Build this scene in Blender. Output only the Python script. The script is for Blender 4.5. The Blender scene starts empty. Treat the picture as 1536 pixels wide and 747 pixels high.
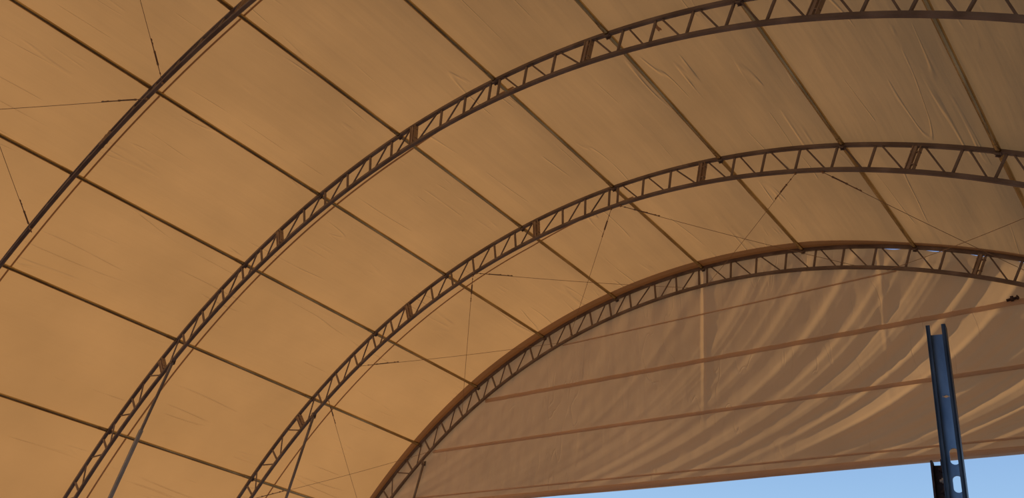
import bpy, bmesh, math, random
from mathutils import Vector, Matrix, noise

random.seed(7)
R2 = math.radians
S = 3.0                    # bay length in metres
EYE = 1.6
ctx = bpy.context
scn = ctx.scene
COL = scn.collection

# ------------------------------------------------------------------ camera
YAW, PIT, ROL, FPX = R2(43.0769), R2(30.3184), R2(7.3132), 1230.02
f = Vector((-math.sin(YAW) * math.cos(PIT), math.cos(YAW) * math.cos(PIT), math.sin(PIT)))
r0 = Vector((math.cos(YAW), math.sin(YAW), 0))
u0 = r0.cross(f)
rv = math.cos(ROL) * r0 + math.sin(ROL) * u0
uv_ = -math.sin(ROL) * r0 + math.cos(ROL) * u0
cam_d = bpy.data.cameras.new('camera')
cam = bpy.data.objects.new('camera', cam_d)
COL.objects.link(cam)
M = Matrix((rv, uv_, -f)).transposed().to_4x4()
M.translation = Vector((0, 0, EYE))
cam.matrix_world = M
cam_d.sensor_fit = 'HORIZONTAL'
cam_d.sensor_width = 36.0
cam_d.lens = FPX / 1536.0 * 36.0
cam_d.clip_start = 0.05
cam_d.clip_end = 2000
scn.camera = cam

# ------------------------------------------------------------------ light
scn.view_settings.view_transform = 'Standard'
scn.view_settings.look = 'None'
scn.view_settings.exposure = 0.0
scn.view_settings.gamma = 1.0
scn.view_settings.use_curve_mapping = False

world = bpy.data.worlds.new('world')
scn.world = world
world.use_nodes = True
wn, wl = world.node_tree.nodes, world.node_tree.links
for n in list(wn):
    wn.remove(n)
wout = wn.new('ShaderNodeOutputWorld')
wbg = wn.new('ShaderNodeBackground')
wtc = wn.new('ShaderNodeTexCoord')
wsep = wn.new('ShaderNodeSeparateXYZ')
wr = wn.new('ShaderNodeValToRGB')
wl.new(wtc.outputs['Generated'], wsep.inputs[0])
wl.new(wsep.outputs['Z'], wr.inputs[0])
cr = wr.color_ramp
cr.elements[0].position = 0.0
cr.elements[0].color = (0.62, 0.78, 0.92, 1)
cr.elements[1].position = 0.9
cr.elements[1].color = (0.13, 0.23, 0.56, 1)
e = cr.elements.new(0.24); e.color = (0.40, 0.65, 0.97, 1)
e = cr.elements.new(0.36); e.color = (0.27, 0.47, 0.86, 1)
wl.new(wr.outputs[0], wbg.inputs[0])
wbg.inputs[1].default_value = 0.86
wl.new(wbg.outputs[0], wout.inputs[0])

SUN_DIR = Vector((-0.74, 0.10, 0.62)).normalized()
SUN_E = 2.95
sd = bpy.data.lights.new('sun', 'SUN')
sd.energy = SUN_E
sd.color = (1.0, 0.945, 0.74)
sd.angle = R2(0.6)
sun = bpy.data.objects.new('sun', sd)
COL.objects.link(sun)
sun.location = (-20, 6, 25)
sun.rotation_euler = SUN_DIR.to_track_quat('Z', 'Y').to_euler()

# ------------------------------------------------------------------ layout numbers (metres)
XC = -2.0967 * S
ZC = EYE - 0.9448 * S
RO = 3.5434 * S            # outer chord radius
RI = 3.418 * S             # inner chord radius
RM = RO + 0.045            # roof fabric radius
Y_ARCH = [(1.00935 + k) * S for k in range(4)]
YD = Y_ARCH[3]
TH0 = math.degrees(math.asin((0 - ZC) / RO))      # where the arch meets the ground
PUR = [38.1756, 49.0534, 59.1752, 69.4763, 79.3123, 89.6092, 99.8525, 109.702, 119.9504]

def arcp(th, y, R):
    t = R2(th)
    return Vector((XC - R * math.cos(t), y, ZC + R * math.sin(t)))

# ------------------------------------------------------------------ materials
def new_mat(name):
    m = bpy.data.materials.new(name)
    m.use_nodes = True
    nt = m.node_tree
    for n in list(nt.nodes):
        nt.nodes.remove(n)
    out = nt.nodes.new('ShaderNodeOutputMaterial')
    return m, nt, out

def N(nt, typ, **kw):
    n = nt.nodes.new(typ)
    for k, v in kw.items():
        setattr(n, k, v)
    return n

def fabric(name, refl, trans, mixf, bump=0.0, stretch=(1, 1), crease=0.5, mottling=0.08):
    """woven tarpaulin: part of the light bounces, part comes through"""
    m, nt, out = new_mat(name)
    L = nt.links.new
    uv = N(nt, 'ShaderNodeUVMap')
    mp = N(nt, 'ShaderNodeMapping')
    mp.inputs['Scale'].default_value = (stretch[0], stretch[1], 1)
    mp.inputs['Rotation'].default_value = (0, 0, R2(8))
    L(uv.outputs[0], mp.inputs[0])
    # sharp creases = valleys of |noise - .5|
    n1 = N(nt, 'ShaderNodeTexNoise'); n1.inputs['Scale'].default_value = 1.0
    n1.inputs['Detail'].default_value = 1.5
    L(mp.outputs[0], n1.inputs['Vector'])
    a = N(nt, 'ShaderNodeMath', operation='SUBTRACT'); a.inputs[1].default_value = 0.5
    L(n1.outputs[0], a.inputs[0])
    b = N(nt, 'ShaderNodeMath', operation='ABSOLUTE'); L(a.outputs[0], b.inputs[0])
    c = N(nt, 'ShaderNodeMapRange'); c.inputs['From Min'].default_value = 0.0
    c.inputs['From Max'].default_value = 0.012
    c.inputs['To Min'].default_value = 1.0; c.inputs['To Max'].default_value = 0.0
    c.interpolation_type = 'SMOOTHSTEP'
    L(b.outputs[0], c.inputs['Value'])
    n2 = N(nt, 'ShaderNodeTexNoise'); n2.inputs['Scale'].default_value = 0.9
    n2.inputs['Detail'].default_value = 2.0
    L(uv.outputs[0], n2.inputs['Vector'])
    msk = N(nt, 'ShaderNodeMapRange'); msk.inputs['From Min'].default_value = 0.50
    msk.inputs['From Max'].default_value = 0.64
    L(n2.outputs[0], msk.inputs['Value'])
    cm = N(nt, 'ShaderNodeMath', operation='MULTIPLY'); L(c.outputs[0], cm.inputs[0]); L(msk.outputs[0], cm.inputs[1])
    n3 = N(nt, 'ShaderNodeTexNoise'); n3.inputs['Scale'].default_value = 1.6
    n3.inputs['Detail'].default_value = 4.0
    L(mp.outputs[0], n3.inputs['Vector'])
    s1 = N(nt, 'ShaderNodeMath', operation='MULTIPLY'); s1.inputs[1].default_value = crease
    L(cm.outputs[0], s1.inputs[0])
    s2 = N(nt, 'ShaderNodeMath', operation='ADD'); L(s1.outputs[0], s2.inputs[0]); L(n3.outputs[0], s2.inputs[1])
    bp = N(nt, 'ShaderNodeBump'); bp.inputs['Strength'].default_value = 1.0
    bp.inputs['Distance'].default_value = bump
    L(s2.outputs[0], bp.inputs['Height'])
    # dust mottling
    n4 = N(nt, 'ShaderNodeTexNoise'); n4.inputs['Scale'].default_value = 0.55
    n4.inputs['Detail'].default_value = 5.0
    L(uv.outputs[0], n4.inputs['Vector'])
    mr = N(nt, 'ShaderNodeMapRange')
    mr.inputs['From Min'].default_value = 0.3; mr.inputs['From Max'].default_value = 0.7
    mr.inputs['To Min'].default_value = 1 - mottling; mr.inputs['To Max'].default_value = 1 + mottling
    L(n4.outputs[0], mr.inputs['Value'])
    def tint(col):
        v = N(nt, 'ShaderNodeVectorMath', operation='SCALE')
        v.inputs[0].default_value = col
        L(mr.outputs[0], v.inputs['Scale'])
        return v.outputs[0]
    d = N(nt, 'ShaderNodeBsdfDiffuse'); t = N(nt, 'ShaderNodeBsdfTranslucent')
    L(tint(refl), d.inputs[0]); L(tint(trans), t.inputs[0])
    L(bp.outputs[0], d.inputs['Normal']); L(bp.outputs[0], t.inputs['Normal'])
    mx = N(nt, 'ShaderNodeMixShader'); mx.inputs[0].default_value = mixf
    L(d.outputs[0], mx.inputs[1]); L(t.outputs[0], mx.inputs[2])
    L(mx.outputs[0], out.inputs[0])
    return m

def metal(name, base, base2, rough=0.5, metallic=0.3, scale=6.0, stretch=(1, 1, 1), spec=0.5):
    m, nt, out = new_mat(name)
    L = nt.links.new
    tc = N(nt, 'ShaderNodeTexCoord')
    mp = N(nt, 'ShaderNodeMapping'); mp.inputs['Scale'].default_value = stretch
    L(tc.outputs['Object'], mp.inputs[0])
    n = N(nt, 'ShaderNodeTexNoise'); n.inputs['Scale'].default_value = scale
    n.inputs['Detail'].default_value = 5
    L(mp.outputs[0], n.inputs['Vector'])
    rp = N(nt, 'ShaderNodeValToRGB')
    rp.color_ramp.elements[0].position = 0.38; rp.color_ramp.elements[0].color = (*base, 1)
    rp.color_ramp.elements[1].position = 0.66; rp.color_ramp.elements[1].color = (*base2, 1)
    L(n.outputs[0], rp.inputs[0])
    p = N(nt, 'ShaderNodeBsdfPrincipled')
    p.inputs['Metallic'].default_value = metallic
    p.inputs['Roughness'].default_value = rough
    p.inputs['Specular IOR Level'].default_value = spec
    L(rp.outputs[0], p.inputs['Base Color'])
    L(p.outputs[0], out.inputs[0])
    return m

M_ROOF = fabric('roof_tarpaulin', (0.52, 0.35, 0.23), (0.77, 0.36, 0.115), 0.42, bump=0.020, stretch=(2.0, 0.17), crease=0.5)
M_BROWN = fabric('brown_tarpaulin', (0.48, 0.34, 0.24), (0.56, 0.36, 0.20), 0.36, bump=0.0, stretch=(2, 2))
M_HEM = fabric('hem_tarpaulin', (0.56, 0.42, 0.31), (0.60, 0.42, 0.26), 0.34, bump=0.004, stretch=(6, 1))
M_CURT = fabric('curtain_tarpaulin', (0.72, 0.51, 0.385), (0.92, 0.47, 0.18), 0.40, bump=0.012, stretch=(3.0, 0.7), crease=0.35)
M_BAND = fabric('pocket_tarpaulin', (0.74, 0.56, 0.43), (0.90, 0.62, 0.40), 0.33, bump=0.004, stretch=(2, 6))
M_TRUSS = metal('truss_steel', (0.19, 0.145, 0.125), (0.30, 0.24, 0.21), rough=0.55, metallic=0.25, scale=3.0)
M_PLATE = metal('plate_steel', (0.36, 0.26, 0.19), (0.46, 0.35, 0.26), rough=0.6, metallic=0.1, scale=4.0)  # lighter than the truss steel: light caught by the plate faces, in the colour
M_TUBE = metal('galvanised_tube', (0.38, 0.29, 0.15), (0.58, 0.46, 0.25), rough=0.22, metallic=0.9, scale=5.0, stretch=(1, 0.3, 1))
M_PROP = metal('prop_steel', (0.22, 0.18, 0.15), (0.34, 0.30, 0.27), rough=0.5, metallic=0.3, scale=3.0)
M_GALV = metal('grey_galvanised', (0.36, 0.34, 0.31), (0.48, 0.45, 0.41), rough=0.5, metallic=0.25, scale=4.0)
M_WIRE = metal('wire_steel', (0.34, 0.22, 0.13), (0.44, 0.29, 0.18), rough=0.5, metallic=0.2, scale=10.0)
M_BLUE = metal('blue_steel_lit', (0.13, 0.20, 0.32), (0.27, 0.37, 0.52), rough=0.36, metallic=0.5, scale=9.0, stretch=(1, 1, 0.35))  # post steel as lit on the web, the light put into the colour
M_FLANGE = metal('blue_steel_shaded', (0.035, 0.05, 0.075), (0.10, 0.13, 0.17), rough=0.4, metallic=0.45, scale=9.0, stretch=(1, 1, 0.35))  # same post steel, darker: shade on the flanges painted into the colour
M_RUST = metal('rusty_steel', (0.035, 0.02, 0.02), (0.11, 0.06, 0.05), rough=0.7, metallic=0.2, scale=22.0)
M_BOLT = metal('bright_bolt', (0.5, 0.48, 0.44), (0.7, 0.68, 0.62), rough=0.3, metallic=0.6)

def ground_mat():
    m, nt, out = new_mat('sandy_ground')
    L = nt.links.new
    tc = N(nt, 'ShaderNodeTexCoord')
    n = N(nt, 'ShaderNodeTexNoise'); n.inputs['Scale'].default_value = 0.6; n.inputs['Detail'].default_value = 8
    L(tc.outputs['Object'], n.inputs['Vector'])
    rp = N(nt, 'ShaderNodeValToRGB')
    rp.color_ramp.elements[0].color = (0.18, 0.14, 0.12, 1); rp.color_ramp.elements[0].position = 0.3
    rp.color_ramp.elements[1].color = (0.31, 0.25, 0.215, 1); rp.color_ramp.elements[1].position = 0.7
    L(n.outputs[0], rp.inputs[0])
    n2 = N(nt, 'ShaderNodeTexNoise'); n2.inputs['Scale'].default_value = 14; n2.inputs['Detail'].default_value = 6
    L(tc.outputs['Object'], n2.inputs['Vector'])
    b = N(nt, 'ShaderNodeBump'); b.inputs['Distance'].default_value = 0.02
    L(n2.outputs[0], b.inputs['Height'])
    d = N(nt, 'ShaderNodeBsdfDiffuse')
    L(rp.outputs[0], d.inputs[0]); L(b.outputs[0], d.inputs['Normal'])
    L(d.outputs[0], out.inputs[0])
    return m
M_GROUND = ground_mat()

# ------------------------------------------------------------------ helpers
def link(name, me, parent=None):
    o = bpy.data.objects.new(name, me)
    COL.objects.link(o)
    if parent:
        o.parent = parent
    return o

def mesh_of(name, bm, mat, smooth=False):
    me = bpy.data.meshes.new(name)
    bm.normal_update()
    bm.to_mesh(me); bm.free()
    me.materials.append(mat)
    if smooth:
        for p in me.polygons:
            p.use_smooth = len(p.vertices) <= 4
    return me

def obj(name, bm, mat, parent=None, smooth=False):
    return link(name, mesh_of(name, bm, mat, smooth), parent)

def tag(o, label=None, cat=None, group=None, kind=None):
    if label: o['label'] = label
    if cat: o['category'] = cat
    if group: o['group'] = group
    if kind: o['kind'] = kind
    return o

def thing(name, label, cat, loc=(0, 0, 0), group=None):
    o = bpy.data.objects.new(name, None)
    o.empty_display_size = 0.2
    COL.objects.link(o)
    o.location = loc
    return tag(o, label, cat, group)

def sweep(bm, pts, prof, ups=None, closed_ends=True):
    """sweep a closed 2-d profile along pts; prof = [(side, up)]"""
    rings = []
    n = len(pts)
    for i, p in enumerate(pts):
        a = pts[max(i - 1, 0)]; b = pts[min(i + 1, n - 1)]
        t = (b - a).normalized()
        up = (ups[i] if ups else Vector((0, 0, 1)))
        if abs(t.dot(up)) > 0.98:
            up = Vector((0, 1, 0))
        s = t.cross(up).normalized()
        w = s.cross(t).normalized()
        rings.append([bm.verts.new(p + s * x + w * y) for x, y in prof])
    k = len(prof)
    for i in range(n - 1):
        for j in range(k):
            bm.faces.new((rings[i][j], rings[i][(j + 1) % k], rings[i + 1][(j + 1) % k], rings[i + 1][j]))
    if closed_ends:
        bm.faces.new(rings[0][::-1]); bm.faces.new(rings[-1])
    return bm

def sqprof(w, h, ch=0.006):
    a, b = w / 2, h / 2
    return [(-a + ch, -b), (a - ch, -b), (a, -b + ch), (a, b - ch), (a - ch, b), (-a + ch, b), (-a, b - ch), (-a, -b + ch)]

def rndprof(r, n=12):
    return [(r * math.cos(2 * math.pi * i / n), r * math.sin(2 * math.pi * i / n)) for i in range(n)]

def tube(bm, a, b, r, n=12, up=None):
    a, b = Vector(a), Vector(b)
    return sweep(bm, [a, b], rndprof(r, n), [up] * 2 if up else None)

def bar(bm, a, b, w, h, up=None, ch=0.003):
    a, b = Vector(a), Vector(b)
    return sweep(bm, [a, b], sqprof(w, h, ch), [up] * 2 if up else None)

def box(bm, c, s):
    g = bmesh.ops.create_cube(bm, size=1.0)
    bmesh.ops.scale(bm, vec=Vector(s), verts=g['verts'])
    bmesh.ops.translate(bm, vec=Vector(c), verts=g['verts'])
    return g['verts']

# ------------------------------------------------------------------ ground
bm = bmesh.new()
bmesh.ops.create_grid(bm, x_segments=40, y_segments=40, size=150)
floor = obj('floor', bm, M_GROUND)
tag(floor, 'bare sandy ground under the fabric shelter', 'ground', kind='structure')

# ------------------------------------------------------------------ roof fabric
def roof_offset(th, y):
    """billow between the tubes plus shallow tension wrinkles (metres, outwards)"""
    # panel coordinates
    k = 0
    if th <= PUR[0]:
        s = ((th - PUR[0]) / 10.2) % 1.0
    elif th >= PUR[-1]:
        s = ((th - PUR[-1]) / 10.2) % 1.0
    else:
        for i in range(8):
            if PUR[i] <= th <= PUR[i + 1]:
                s = (th - PUR[i]) / (PUR[i + 1] - PUR[i]); k = i
    ty = ((y - Y_ARCH[0]) / S) % 1.0
    bil = (math.sin(math.pi * s) * math.sin(math.pi * ty)) ** 0.6 if 0 < s < 1 and 0 < ty < 1 else 0
    arc = R2(th) * RO
    w = noise.noise(Vector((arc * 1.1 + 0.25 * y, y * 0.28, 3.1))) * 0.020
    w += noise.noise(Vector((arc * 3.2 + 0.9 * y, y * 0.55, 8.7))) * 0.007
    edge = min(1.0, 6 * min(s, 1 - s)) * min(1.0, 6 * min(ty, 1 - ty))
    return 0.035 * bil + (w + 0.014) * max(edge, 0.0)

ys = []
y = -2 * S
while y < 1.5:
    ys.append(y); y += 0.3
while y < YD + 0.06:
    ys.append(y); y += 0.05
ys.append(YD + 0.06)
ths = [TH0 + 0.0]
t = TH0
while t < 180 - TH0:
    t += 0.25 if 24 < t < 136 else 1.0
    ths.append(min(t, 180 - TH0))
bm = bmesh.new()
uvl = bm.loops.layers.uv.new('UVMap')
grid = []
for t in ths:
    grid.append([bm.verts.new(arcp(t, yy, RM + max(0.0, roof_offset(t, yy)))) for yy in ys])
for i in range(len(ths) - 1):
    for j in range(len(ys) - 1):
        fc = bm.faces.new((grid[i][j], grid[i + 1][j], grid[i + 1][j + 1], grid[i][j + 1]))
        for lp, (ii, jj) in zip(fc.loops, ((i, j), (i + 1, j), (i + 1, j + 1), (i, j + 1))):
            lp[uvl].uv = (R2(ths[ii]) * RO, ys[jj])
ceiling = obj('ceiling', bm, M_ROOF, smooth=True)
tag(ceiling, 'tan tarpaulin roof stretched over the arch trusses', 'tarpaulin roof', kind='structure')

def strip(name, th_a, th_b, ya, yb, R, mat, parent, thick=0.003):
    """a thin band just inside the roof; ya, yb are functions of the angle"""
    bm = bmesh.new()
    uvl = bm.loops.layers.uv.new('UVMap')
    rows = []
    t = th_a
    tt = []
    while t <= th_b + 1e-6:
        tt.append(t); t += 0.5
    for t in tt:
        rows.append([bm.verts.new(arcp(t, ya(t), R)), bm.verts.new(arcp(t, yb(t), R))])
    for i in range(len(rows) - 1):
        fc = bm.faces.new((rows[i][0], rows[i + 1][0], rows[i + 1][1], rows[i][1]))
        for lp, (ii, jj) in zip(fc.loops, ((i, 0), (i + 1, 0), (i + 1, 1), (i, 1))):
            lp[uvl].uv = (R2(tt[ii]) * RO, 0.2 * jj)
    return obj(name, bm, mat, parent, smooth=False)

for k, off in ((0, 0.050), (1, 0.120), (2, 0.190)):  # thin brown strip on the roof beside each of the first three trusses
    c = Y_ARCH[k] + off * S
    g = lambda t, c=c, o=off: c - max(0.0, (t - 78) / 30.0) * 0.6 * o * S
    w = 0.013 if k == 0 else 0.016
    s = strip('roof_strip', TH0 + 2, 90.5, lambda t: g(t) - w, lambda t: g(t) + w, RO + 0.036, M_BROWN, ceiling)
    s['label'] = 'dark brown strip on the roof beside a truss'
def bw(t):
    if t < 60: return 0.048 + 0.024 * min(1.0, max(0.0, (t - 40) / 20.0))
    if t < 101: return 0.073
    return max(0.034, 0.073 - (t - 101) * 0.005)
s = strip('edge_hem', TH0 + 2, 180 - TH0 - 2, lambda t: YD - bw(t) * S, lambda t: YD - bw(t) * S * 0.45, RO + 0.033, M_HEM, ceiling)
s['label'] = 'brown double-layer edge hem along the end truss'
s = strip('edge_hem', TH0 + 2, 180 - TH0 - 2, lambda t: YD - bw(t) * S * 0.45, lambda t: YD + 0.05, RO + 0.0335, M_BROWN, ceiling)
s['label'] = 'darker inner fold of the edge hem'

# rusty stain by the second truss, right of the sixth tube
bm = bmesh.new()
uvl = bm.loops.layers.uv.new('UVMap')
th_s, y_s = 103.2, 6.19
vs = []
for i in range(16):
    a = 2 * math.pi * i / 16
    rr = 0.5 + 0.5 * abs(math.sin(i * 2.3))
    vs.append(bm.verts.new(arcp(th_s + 0.22 * rr * math.cos(a), y_s + 0.09 * rr * math.sin(a), RM - 0.012)))
bm.faces.new(vs)
o = obj('stain', bm, M_BROWN, ceiling)
o['label'] = 'small rusty stain on the cloth'

# ------------------------------------------------------------------ arch trusses
C_SZ = 0.056
VERT_L = [49.94, 52.91, 55.87, 58.78, 61.47, 67.37, 70.15, 73.03, 75.84, 78.40, 84.05, 86.58, 89.18]
VERT_R = [90.09, 92.68, 95.35, 101.14, 103.72, 106.52, 109.35, 112.10, 117.81, 120.45, 123.3, 126.1, 128.9]
SPLICE = [46.62, 64.05, 80.98, 98.33, 114.95, 132.6]
DIAG = []
seqL = [46.90, 49.94, 52.91, 55.87, 58.78, 61.47, 64.15, 67.37, 70.15, 73.03, 75.84, 78.40, 81.02, 84.05, 86.58, 89.18]
for a, b in zip(seqL[:-1], seqL[1:]):
    DIAG.append((b - 0.52, a + 0.62))            # (outer angle, inner angle)
seqR = [90.09, 92.68, 95.35, 98.37, 101.14, 103.72, 106.52, 109.35, 112.10, 115.0, 117.81, 120.45, 123.3, 126.1, 128.9, 132.4]
for a, b in zip(seqR[:-1], seqR[1:]):
    DIAG.append((a + 0.45, b - 0.50))
# legs below the 46.6 splice (mirrored on the far side)
LEG = [(44.70, 46.08), (43.81, 42.58), (39.98, 41.37), (39.14, 37.91), (35.31, 36.70), (34.47, 33.24), (30.64, 32.03),
       (29.80, 28.57), (25.97, 27.36), (25.13, 23.90), (21.30, 22.69), (20.46, 19.23), (16.63, 18.02), (15.79, 14.56), (11.96, 13.35)]
LEGV = [41.97, 37.30, 32.63, 27.96, 23.29, 18.62, 13.95]
for o_, i_ in LEG:
    DIAG.append((o_, i_)); DIAG.append((180 - o_, 180 - i_))
VERTS = VERT_L + VERT_R + LEGV + [180 - v for v in LEGV]

def chord_mesh(name, R, a, b, sz):
    bm = bmesh.new()
    n = int((b - a) / 1.0)
    pts, ups = [], []
    for i in range(n + 1):
        t = a + (b - a) * i / n
        p = arcp(t, 0, R) - Vector((XC, 0, 0))
        pts.append(p)
        ups.append(Vector((-math.cos(R2(t)), 0, math.sin(R2(t)))))
    sweep(bm, pts, sqprof(sz, sz, 0.008), ups)
    return mesh_of(name, bm, M_TRUSS)

thI0 = math.degrees(math.asin((0 - ZC) / RI))
ME_OUT = chord_mesh('outer_chord', RO, TH0, 180 - TH0, C_SZ)
ME_IN = chord_mesh('inner_chord', RI, thI0, 180 - thI0, C_SZ)
# one radial post, built at the crown of the circle (turned about the circle's centre later)
bm = bmesh.new(); bar(bm, (0, 0, RI + 0.025), (0, 0, RO - 0.025), 0.030, 0.030, Vector((0, 1, 0)))
ME_POST = mesh_of('web_post', bm, M_TRUSS)
bm = bmesh.new()
for sx in (-0.046, 0.046):
    bar(bm, (sx, 0, RI + 0.022), (sx, 0, RO - 0.022), 0.012, 0.075, Vector((0, 1, 0)), 0.002)
bar(bm, (-0.018, 0, RI + 0.022), (-0.018, 0, RO - 0.022), 0.042, 0.05, Vector((0, 1, 0)), 0.002)
for sy in (-0.015, 0.015):
    for sz in (0.10, 0.28):
        tube(bm, (-0.066, sy, RI + sz), (0.064, sy, RI + sz), 0.008, 6)
ME_SPL = mesh_of('splice_plate', bm, M_PLATE)
bm = bmesh.new()
box(bm, (0, 0, 0), (0.085, 0.068, 0.006))
box(bm, (0, 0.031, -0.012), (0.060, 0.006, 0.03))
box(bm, (0, -0.031, -0.012), (0.060, 0.006, 0.03))
ME_BRK = mesh_of('purlin_bracket', bm, M_TRUSS)

def diag_mesh(o_, i_):
    bm = bmesh.new()
    a = arcp(o_, 0, RO - 0.024) - Vector((XC, 0, 0))
    b = arcp(i_, 0, RI + 0.024) - Vector((XC, 0, 0))
    bar(bm, a, b, 0.022, 0.022, Vector((0, 1, 0)), 0.004)
    return mesh_of('web_diagonal', bm, M_TRUSS)
ME_DIAG = [diag_mesh(o_, i_) for o_, i_ in DIAG]

def turned(name, me, th, root):
    o = link(name, me, root)
    o.location = (0, 0, ZC)
    o.rotation_euler = (0, R2(th - 90), 0)
    return o

TR_LABEL = ['brown steel arch truss at the far left, seen almost edge on, nearest the viewer',
            'brown steel arch truss second from the left, running off the top of the photo',
            'brown steel arch truss third from the left, one bay before the end curtain',
            'brown steel end arch truss with the tan curtain hung behind it']
arch = thing('arch_truss', TR_LABEL[0], 'arch truss', (XC, Y_ARCH[0], 0), 'arch trusses of the fabric shelter')
link('outer_chord', ME_OUT, arch); link('inner_chord', ME_IN, arch)
for v in VERTS: turned('web_post', ME_POST, v, arch)
for v in SPLICE: turned('splice_plate', ME_SPL, v, arch)
for me in ME_DIAG: link('web_diagonal', me, arch)
for t in PUR:
    o = link('purlin_bracket', ME_BRK, arch)
    o.location = arcp(t, 0, RO - 0.033) - Vector((XC, 0, 0)); o.rotation_euler = (0, R2(t - 90), 0)
arches = [arch]
for k in (1, 2, 3):
    r = arch.copy(); COL.objects.link(r)
    r.location = (XC, Y_ARCH[k], 0); r['label'] = TR_LABEL[k]
    for ch in list(arch.children):
        c = ch.copy(); COL.objects.link(c); c.parent = r
        if k == 3 and c.name.startswith('splice') and not 110 < 90 + math.degrees(c.rotation_euler.y) < 120:
            c.data = ME_POST; c.name = 'web_post'
    arches.append(r)
# the first truss is racked a little: its inner chord sits towards the viewer
RACK = -0.075
racked = {}
for ch in arch.children:
    key = ch.data.name
    if key not in racked:
        me = ch.data.copy()
        for v in me.vertices:
            w = ch.matrix_basis @ v.co
            rr = math.hypot(w.x, w.z - ZC)
            v.co.y += RACK * (RO - rr) / (RO - RI)
        racked[key] = me
    ch.data = racked[key]

# ------------------------------------------------------------------ purlin tubes, one per bay
bm = bmesh.new()
ha = S / 2 - C_SZ / 2 - 0.004
tube(bm, (0, -ha, 0), (0, ha, 0), 0.030, 28)
ME_PUR = mesh_of('tube', bm, M_TUBE)
def collar(y0, y1):
    bm = bmesh.new()
    sweep(bm, [Vector((0, y0, 0)), Vector((0, y1, 0))], rndprof(0.0325, 28))
    return mesh_of('end_collar', bm, M_TUBE)
ME_COL = [collar(-ha, -ha + 0.16), collar(ha - 0.16, ha)]
ROWS = ['lowest row in view', 'second row up', 'third row up', 'fourth row up', 'fifth row up',
        'sixth row up, at the roof crown', 'seventh row, just right of the crown', 'eighth row, well right of the crown',
        'ninth row, nearest the right edge']
BAYS = {-1: 'left of the first arch truss', 0: 'between first and second arch trusses',
        1: 'between second and third arch trusses', 2: 'between third and end arch trusses'}
first = None
for bay, rows in ((-1, (2, 3, 4)), (0, range(0, 8)), (1, range(0, 9)), (2, range(0, 9))):
    for k in rows:
        p = arcp(PUR[k], Y_ARCH[0] + (bay + 0.5) * S, RO)
        lab = 'steel purlin tube %s, %s' % (BAYS[bay], ROWS[k])
        if first is None:
            first = thing('purlin_tube', lab, 'roof tube', p, 'purlin tubes between the trusses')
            link('tube', ME_PUR, first)
            for m_ in ME_COL: link('end_collar', m_, first)
            o = first
        else:
            o = first.copy(); COL.objects.link(o)
            for ch in list(first.children):
                c = ch.copy(); COL.objects.link(c); c.parent = o
        o.location = p
        o.rotation_euler = (0, R2(PUR[k] - 90), 0)
        o['label'] = lab

# ------------------------------------------------------------------ raking prop legs
PROPS = [(1, (-4.381, 1.585), (-4.562, 0.836), 'grey square prop leg leaning down from the second arch truss, lower left'),
         (2, (-4.361, 1.600), (-4.440, 1.086), 'brown prop leg leaning down from the third arch truss, lower left'),
         (3, (-4.343, 1.580), (-4.390, 1.300), 'short dark prop leg under the end arch truss beside the curtain edge')]
for k, a, b, lab in PROPS:
    A = Vector((a[0] * S, 0, EYE + a[1] * S)); B = Vector((b[0] * S, 0, EYE + b[1] * S))
    d = (B - A) / (B.z - A.z)
    G = A + d * (0.0 - A.z)
    th = math.degrees(math.atan2(A.z - ZC, -(A.x - XC)))
    root = thing('prop_leg', lab, 'support leg', (G.x, Y_ARCH[k], 0), 'prop legs under the trusses')
    bm = bmesh.new()
    bar(bm, (0, 0, 0.012), A - Vector((G.x, 0, 0.0)), 0.042, 0.042, Vector((0, 1, 0)), 0.006)
    obj('tube', bm, M_PROP, root)
    bm = bmesh.new()
    T = A - Vector((G.x, 0, 0))
    box(bm, T + Vector((0.0, 0.034, 0.02)), (0.06, 0.006, 0.10)); box(bm, T + Vector((0.0, -0.034, 0.02)), (0.06, 0.006, 0.10))
    tube(bm, T + Vector((0, -0.045, 0.0)), T + Vector((0, 0.045, 0.0)), 0.009, 8)
    obj('cleat', bm, M_TRUSS, root)
    if k == 1:
        bm = bmesh.new()
        tz = EYE + 1.20 * S
        bar(bm, d * 0.014, d * tz, 0.058, 0.058, Vector((0, 1, 0)), 0.006)
        o = obj('outer_sleeve', bm, M_GALV, root)
        o['label'] = 'grey galvanised lower sleeve'
    bm = bmesh.new(); box(bm, (0, 0, 0.006), (0.22, 0.22, 0.012))
    obj('base_plate', bm, M_PROP, root)

# ------------------------------------------------------------------ bracing wires
def wire(a, b, label, buckle):
    """a twisted wire rope with a turnbuckle near a (buckle = fraction along it)"""
    root = thing('bracing_wire', label, 'wire', a, 'diagonal bracing wires under the roof')
    d = b - a
    up = Vector((0, 0, 1))
    bm = bmesh.new()
    pts = [d * (i / 12.0) - Vector((0, 0, 0.03 * math.sin(math.pi * i / 12.0))) for i in range(13)]
    sweep(bm, pts, rndprof(0.0038, 6))
    obj('rope', bm, M_WIRE, root, True)
    bm = bmesh.new()
    n = d.normalized()
    s = n.cross(up).normalized()
    c = d * buckle
    for q in (-0.009, 0.009):
        tube(bm, c - n * 0.10 + s * q, c + n * 0.10 + s * q, 0.004, 6)
    for q in (-0.10, 0.10):
        tube(bm, c + n * (q - 0.014), c + n * (q + 0.014), 0.0135, 8)
    for q in (-0.26, 0.24, 0.30):
        tube(bm, c + n * (q - 0.012), c + n * (q + 0.012), 0.010, 6)
    tube(bm, c - n * 0.28, c + n * 0.32, 0.0050, 6)
    obj('turnbuckle', bm, M_WIRE, root)
    bm = bmesh.new()
    bmesh.ops.create_uvsphere(bm, u_segments=8, v_segments=6, radius=0.018)
    obj('shackle', bm, M_WIRE, root)
    return root
RW = RI - 0.040
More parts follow.
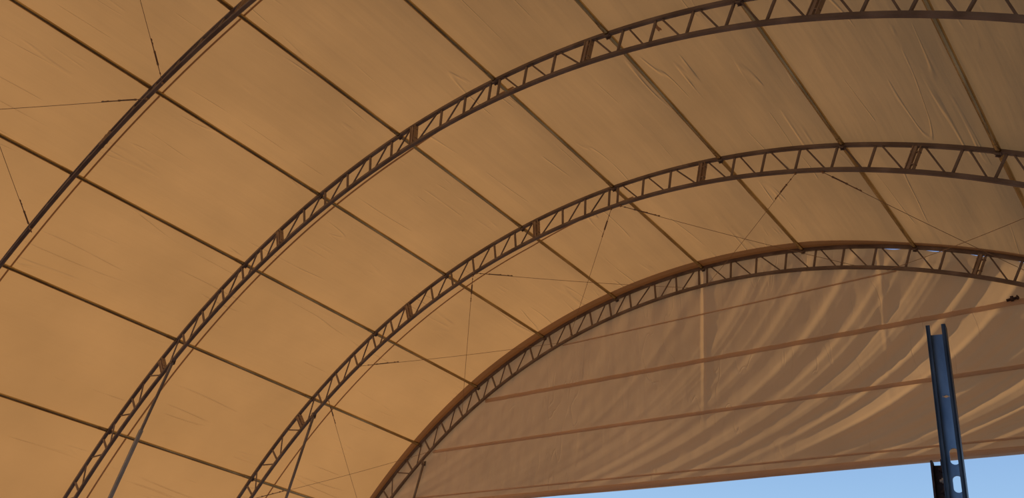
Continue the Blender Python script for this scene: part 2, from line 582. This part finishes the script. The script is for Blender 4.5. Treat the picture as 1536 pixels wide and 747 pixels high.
YC_ = Y_ARCH[2]
WIRES = [
    (2, 89.45, 3, 72.4, 0.10, 'thin bracing wire from the third truss near its crown down-left to the end truss'),
    (2, 90.45, 3, 106.6, 0.08, 'thin bracing wire from the third truss near its crown right to the end truss'),
    (2, 73.3, 3, 89.3, 0.08, 'thin bracing wire from third truss, fourth purlin row, rising right to the end truss crown'),
    (2, 72.8, 3, 55.5, 0.08, 'thin bracing wire hanging steeply from third truss, fourth purlin row, to the end truss'),
    (2, 56.2, 3, 72.3, 0.10, 'long thin bracing wire from third truss, third purlin row, rising right to the end truss'),
    (2, 50.9, 3, 37.3, 0.08, 'thin bracing wire dropping steeply from third truss above its prop leg'),
    (2, 37.0, 3, 50.1, 0.08, 'thin bracing wire rising right at the bottom between third and end trusses'),
    (2, 106.6, 3, 89.9, 0.10, 'thin bracing wire from third truss right of the crown down-left to the end truss crown'),
    (2, 108.8, 3, 124.3, 0.06, 'thin bracing wire from third truss right of the crown toward the right edge'),
    (2, 125.0, 3, 107.9, 0.10, 'thin bracing wire coming from the right edge down to the end truss'),
    (0, 72.0, -1, 90.0, 0.10, 'thin bracing wire rising from the first truss toward the top left edge'),
    (0, 70.0, -1, 54.0, 0.06, 'thin bracing wire running left from the first truss to the left edge'),
    (0, 54.3, -1, 72.0, 0.05, 'short bit of bracing wire at the left edge above the first truss'),
]
for k0, t0, k1, t1, bk, lab in WIRES:
    y0 = Y_ARCH[0] + k0 * S; y1 = Y_ARCH[0] + k1 * S
    wire(arcp(t0, y0 - (0.08 if k0 == 0 else 0.0), RW), arcp(t1, y1, RW), lab, bk)

# ------------------------------------------------------------------ end curtain
YCUR = YD + 0.055
Z_BOT = EYE + 1.275 * S
def m_slope(z): return 0.30 + 1.25 * max(0.0, z - 1.28) ** 1.5
GT = [0.0]
for i in range(400):
    z = 1.2 + i * 0.005
    GT.append(GT[-1] + 0.005 / m_slope(z + 0.0025))
def gz(z):
    q = (z - 1.2) / 0.005
    q = min(max(q, 0), 399.0)
    i = int(q)
    return GT[i] + (GT[i + 1] - GT[i]) * (q - i)
FOLDS = []      # (psi, amplitude, width)
for (px, pz, amp, wd) in ((-0.81, 1.83, 0.110, 0.085), (-0.98, 2.12, 0.045, 0.05), (-1.467, 2.133, 0.060, 0.07), (-1.40, 1.51, 0.075, 0.09),
                          (-1.15, 1.46, 0.055, 0.08), (-0.64, 1.83, 0.060, 0.07), (-1.20, 2.20, 0.045, 0.05), (-0.62, 1.55, 0.05, 0.08),
                          (-1.10, 2.02, 0.04, 0.05), (-1.75, 2.10, 0.040, 0.07), (-2.08, 2.10, 0.036, 0.08), (-2.5, 2.1, 0.022, 0.07),
                          (-0.40, 1.70, 0.07, 0.08), (-0.2, 1.70, 0.06, 0.08), (0.05, 1.7, 0.07, 0.09), (-0.93, 1.92, 0.03, 0.04)):
    FOLDS.append((px - gz(pz), amp, wd))
rnd = random.Random(3)
for i in range(26):
    px = -2.3 + 2.7 * i / 25 + rnd.uniform(-0.04, 0.04)
    FOLDS.append((px - gz(1.95), rnd.uniform(0.010, 0.036) * (1.0 if px > -1.4 else 0.35), rnd.uniform(0.022, 0.042)))
def ridge(d, w):
    w *= 0.8
    # steep on one side, gentle on the other
    return math.exp(-(d / (w * 1.9)) ** 2) if d > 0 else math.exp(-(d / (w * 0.6)) ** 2)
def curtain_disp(x, z):
    """x, z in bays; metres towards +y"""
    psi = x - 0.06 - gz(z)
    h = 0.0
    for p, a, w in FOLDS:
        h += 0.50 * a * ridge(psi - p, w)
    fade = 0.35 + 0.65 * min(1.0, max(0.0, (z - 1.30) / 0.25))
    h *= fade
    if x < -1.25:
        h *= 1.0 - 0.75 * min(1.0, (-1.25 - x) / 0.5) * min(1.0, max(0.0, (2.05 - z) / 0.4))
    h += 0.020 * noise.noise(Vector((psi * 7.0, z * 1.2, 1.7))) * (1.0 if x > -3 else 0.5)
    # vertical gathers under the truss
    top = max(0.0, min(1.0, (z - 2.05) / 0.4))
    h += 0.030 * top * noise.noise(Vector((x * 9.0, z * 0.7, 5.0)))
    h += 0.006 * noise.noise(Vector((x * 14.0, z * 9.0, 2.0)))
    # two vertical welds stand proud of the cloth
    for xv, a_, z0 in ((-2.132 + 0.004 * (z - 2.0), 0.040, 1.56), (-1.105 + 0.05 * (z - 2.1), 0.016, 1.50)):
        d = abs(x - xv) / 0.017
        if d < 1 and z > z0:
            h += a_ * (1 - d) * min(1.0, (z - z0) / 0.45)
    # taut at the rod pockets
    for zb in (1.30, 1.68, 1.985, 2.29):
        h *= 1.0 - 0.25 * math.exp(-((z - zb) / 0.025) ** 2)
    return h

root = thing('end_curtain', 'tan tarpaulin end curtain hanging in the end arch, blue sky showing under its lower edge', 'curtain', (XC, YCUR, Z_BOT))
bm = bmesh.new()
uvl = bm.loops.layers.uv.new('UVMap')
nx, nz = 1000, 190
half = math.sqrt(RO ** 2 - (Z_BOT - ZC) ** 2)
cols = []
xs = []
for i in range(nx + 1):
    s = -1 + 2 * i / nx
    xs.append(half * s * 0.9995)
for i, xo in enumerate(xs):
    x = XC + xo
    top = ZC + math.sqrt(max(RO ** 2 - xo ** 2, 0)) + 0.030
    # lacing along the top on the right has slackened: small scallops
    th = math.degrees(math.atan2(top - ZC, -xo))
    if 106 < th < 123:
        sc = abs(math.sin((th - 106) * math.pi / 3.4)) ** 3
        top -= 0.026 + 0.030 * sc
    zb = Z_BOT + 0.045 * math.sin((x + 4.4) * 0.55) * 0.5
    col = []
    for j in range(nz + 1):
        z = zb + (top - zb) * j / nz
        xb, zb_ = x / S, (z - EYE) / S
        e = min(1.0, j / 6.0) * min(1.0, (nz - j) / 10.0)
        h = curtain_disp(xb, zb_) * e
        col.append((bm.verts.new((xo, max(h, -0.01), z - Z_BOT)), x, z))
    cols.append(col)
for i in range(nx):
    for j in range(nz):
        q = (cols[i][j], cols[i + 1][j], cols[i + 1][j + 1], cols[i][j + 1])
        if max((q[0][0].co - q[2][0].co).length, 0) < 1e-5:
            continue
        fc = bm.faces.new([a[0] for a in q])
        for lp, a in zip(fc.loops, q):
            lp[uvl].uv = (a[1], a[2])
cloth = obj('cloth', bm, M_CURT, root, smooth=True)

def pocket(zb, th, depth, name, mat, lab, xr=None, sag=0.0):
    z = EYE + zb * S
    hw = math.sqrt(RI ** 2 - (z - ZC) ** 2) - 0.06
    bm = bmesh.new()
    uvl = bm.loops.layers.uv.new('UVMap')
    n = 120
    rows = []
    a, b = (-hw, hw) if xr is None else (xr[0] * S - XC, xr[1] * S - XC)
    for i in range(n + 1):
        xo = a + (b - a) * i / n
        hh = max(0.0, curtain_disp((xo + XC) / S, zb)) * 0.25
        zz = z - Z_BOT + sag * math.sin(i * 0.9) * 0.3
        rr = []
        for k in range(7):
            ang = math.pi * k / 6
            rr.append(bm.verts.new((xo, hh * 0 - depth * math.sin(ang), zz + th / 2 * math.cos(ang))))
        rows.append(rr)
    k_ = len(rows[0])
    for i in range(n):
        for k in range(k_ - 1):
            fc = bm.faces.new((rows[i][k], rows[i][k + 1], rows[i + 1][k + 1], rows[i + 1][k]))
            for lp in fc.loops:
                lp[uvl].uv = (lp.vert.co.x, lp.vert.co.z)
    bmesh.ops.recalc_face_normals(bm, faces=bm.faces)
    o = obj(name, bm, mat, root, smooth=True)
    o['label'] = lab
    return o
pocket(2.29, 0.028, 0.010, 'rod_pocket', M_BAND, 'topmost sewn rod pocket')
pocket(1.987, 0.085, 0.014, 'rod_pocket', M_BAND, 'second sewn rod pocket from the top', sag=0.01)
pocket(1.668, 0.065, 0.018, 'rod_pocket', M_BAND, 'third sewn rod pocket from the top')
pocket(1.345, 0.030, 0.012, 'rod_pocket', M_BAND, 'sewn line above the lower hem')
pocket(1.290, 0.11, 0.045, 'lower_hem', M_BAND, 'rolled lower hem')
# rusty clamp showing where the second pocket is torn
bm = bmesh.new()
cx_, cz_ = -0.520 * S - XC, EYE + 2.001 * S - Z_BOT
tube(bm, (cx_ - 0.085, -0.030, cz_ - 0.004), (cx_ + 0.075, -0.030, cz_ + 0.012), 0.020, 10)
box(bm, (cx_ - 0.012, -0.036, cz_ + 0.006), (0.040, 0.03, 0.072))
box(bm, (cx_ + 0.055, -0.034, cz_ + 0.012), (0.018, 0.03, 0.060))
bmesh.ops.bevel(bm, geom=[e for e in bm.edges], offset=0.003, segments=1)
o = obj('rod_clamp', bm, M_RUST, root)
o['label'] = 'rusty clamp showing through the torn pocket'

# ------------------------------------------------------------------ slotted steel post in front
D = 4.5
def hdir(deg): return Vector((math.sin(R2(deg)), math.cos(R2(deg)), 0))
P_top = hdir(-12.15) * D + Vector((0, 0, EYE + 0.4670 * D))
P_bot = hdir(-12.56) * D + Vector((0, 0, EYE + 0.2676 * D))
dv = (P_bot - P_top) / (P_bot.z - P_top.z)
base = P_top + dv * (0 - P_top.z)
H = P_top.z
post = thing('slotted_post', 'blue-grey slotted steel channel post standing in front of the curtain at right', 'steel post', (base.x, base.y, 0))
axis_z = (P_top - base).normalized()
look = Vector((-base.x, -base.y, 0)).normalized()        # towards the viewer
ang = R2(-7)
look = Matrix.Rotation(ang, 3, 'Z') @ look
ax_x = axis_z.cross(look).normalized() * -1
# local frame: X right (seen by the viewer), Y towards viewer, Z up along the post
ax_x = look.cross(axis_z).normalized() * -1
if ax_x.dot(Vector((1, 0, 0))) < 0: ax_x = -ax_x
ax_y = axis_z.cross(ax_x).normalized()
PM = Matrix((ax_x, ax_y, axis_z)).transposed().to_4x4()
L_ = (P_top - base).length
W, FD, TK = 0.094, 0.055, 0.009
yv = -1.0 if ax_y.dot(look) < 0 else 1.0                 # side the flanges point to

def slot(cx, cz, w, h, n=7):
    r = w / 2
    pts = []
    for i in range(n + 1):
        a = math.pi * i / n
        pts.append((cx + r * math.cos(a), cz + h / 2 - r + r * math.sin(a)))
    for i in range(n + 1):
        a = math.pi + math.pi * i / n
        pts.append((cx + r * math.cos(a), cz - h / 2 + r + r * math.sin(a)))
    return pts

def plate(outer, holes, y0, y1):
    bm = bmesh.new()
    edges = []
    for lp in [outer] + holes:
        vs = [bm.verts.new((x, y0, z)) for x, z in lp]
        for i in range(len(vs)):
            edges.append(bm.edges.new((vs[i], vs[(i + 1) % len(vs)])))
    bmesh.ops.triangle_fill(bm, use_beauty=True, edges=edges)
    fs = list(bm.faces)
    ex = bmesh.ops.extrude_face_region(bm, geom=fs)
    bmesh.ops.translate(bm, vec=(0, y1 - y0, 0), verts=[g for g in ex['geom'] if isinstance(g, bmesh.types.BMVert)])
    bmesh.ops.recalc_face_normals(bm, faces=bm.faces)
    return bm

zpx = lambda k: EYE + k * D                               # height from the tangent of the view angle
zt = L_ - 0.040
holes = [slot(0.004, 3.323, 0.034, 0.017, 4)]
z = 3.010
while z > 0.25:
    holes.append(slot(0.008, z, 0.042, 0.084)); z -= 0.137
web = plate([(-W / 2, 0), (W / 2, 0), (W / 2, zt), (W / 2 - 0.004, zt + 0.006), (-W / 2 + 0.004, zt + 0.006), (-W / 2, zt)], holes, 0, -TK * yv)
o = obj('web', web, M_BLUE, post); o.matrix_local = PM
for sx in (-1, 1):
    bm = bmesh.new()
    x0 = sx * (W / 2 - TK / 2)
    prof = [(x0 - TK / 2, -TK * yv), (x0 + TK / 2, -TK * yv), (x0 + TK / 2, FD * yv), (x0 - sx * 0.0 - TK / 2, FD * yv)]
    top = L_
    bv = [[bm.verts.new((x, y_, zz)) for x, y_ in prof] for zz in (0.0, top)]
    for j in range(4):
        bm.faces.new((bv[0][j], bv[0][(j + 1) % 4], bv[1][(j + 1) % 4], bv[1][j]))
    bm.faces.new(bv[0][::-1]); bm.faces.new(bv[1])
    # small return lip along the free edge
    xl = x0 - sx * 0.006
    box(bm, (xl, (FD - 0.004) * yv, top / 2), (0.018, 0.008, top))
    bmesh.ops.recalc_face_normals(bm, faces=bm.faces)
    bmesh.ops.bevel(bm, geom=[e for e in bm.edges if e.calc_length() > 1], offset=0.0015, segments=1)
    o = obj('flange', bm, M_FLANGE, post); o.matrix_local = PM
# shorter rusty channel bolted to its left flank
zr = EYE + 0.3095 * D
bm = bmesh.new()
xr0 = -W / 2 - 0.052
for xx, wv, hh in ((xr0, 0.010, zr), (xr0 + 0.047, 0.012, zr + 0.004)):
    box(bm, (xx, -0.028 * yv, hh / 2), (wv, 0.055, hh))
box(bm, (xr0 + 0.024, -0.052 * yv, (zr - 0.012) / 2), (0.05, 0.008, zr - 0.012))
o = obj('rusty_channel', bm, M_RUST, post); o.matrix_local = PM
o['label'] = 'short dark rusty channel bolted to the left flank'
for q in range(4):
    bm = bmesh.new()
    tube(bm, (-W / 2 - 0.012, 0.004 * yv, zr - 0.05 - q * 0.055), (-W / 2 + 0.004, 0.004 * yv, zr - 0.05 - q * 0.055), 0.015, 6)
    tube(bm, (-W / 2 - 0.022, 0.004 * yv, zr - 0.05 - q * 0.055), (-W / 2 - 0.010, 0.004 * yv, zr - 0.05 - q * 0.055), 0.008, 8)
    o = obj('bolt', bm, M_BOLT if q % 2 else M_RUST, post); o.matrix_local = PM
bm = bmesh.new(); box(bm, (0, 0, 0.006), (0.24, 0.24, 0.012))
obj('base_plate', bm, M_RUST, post)
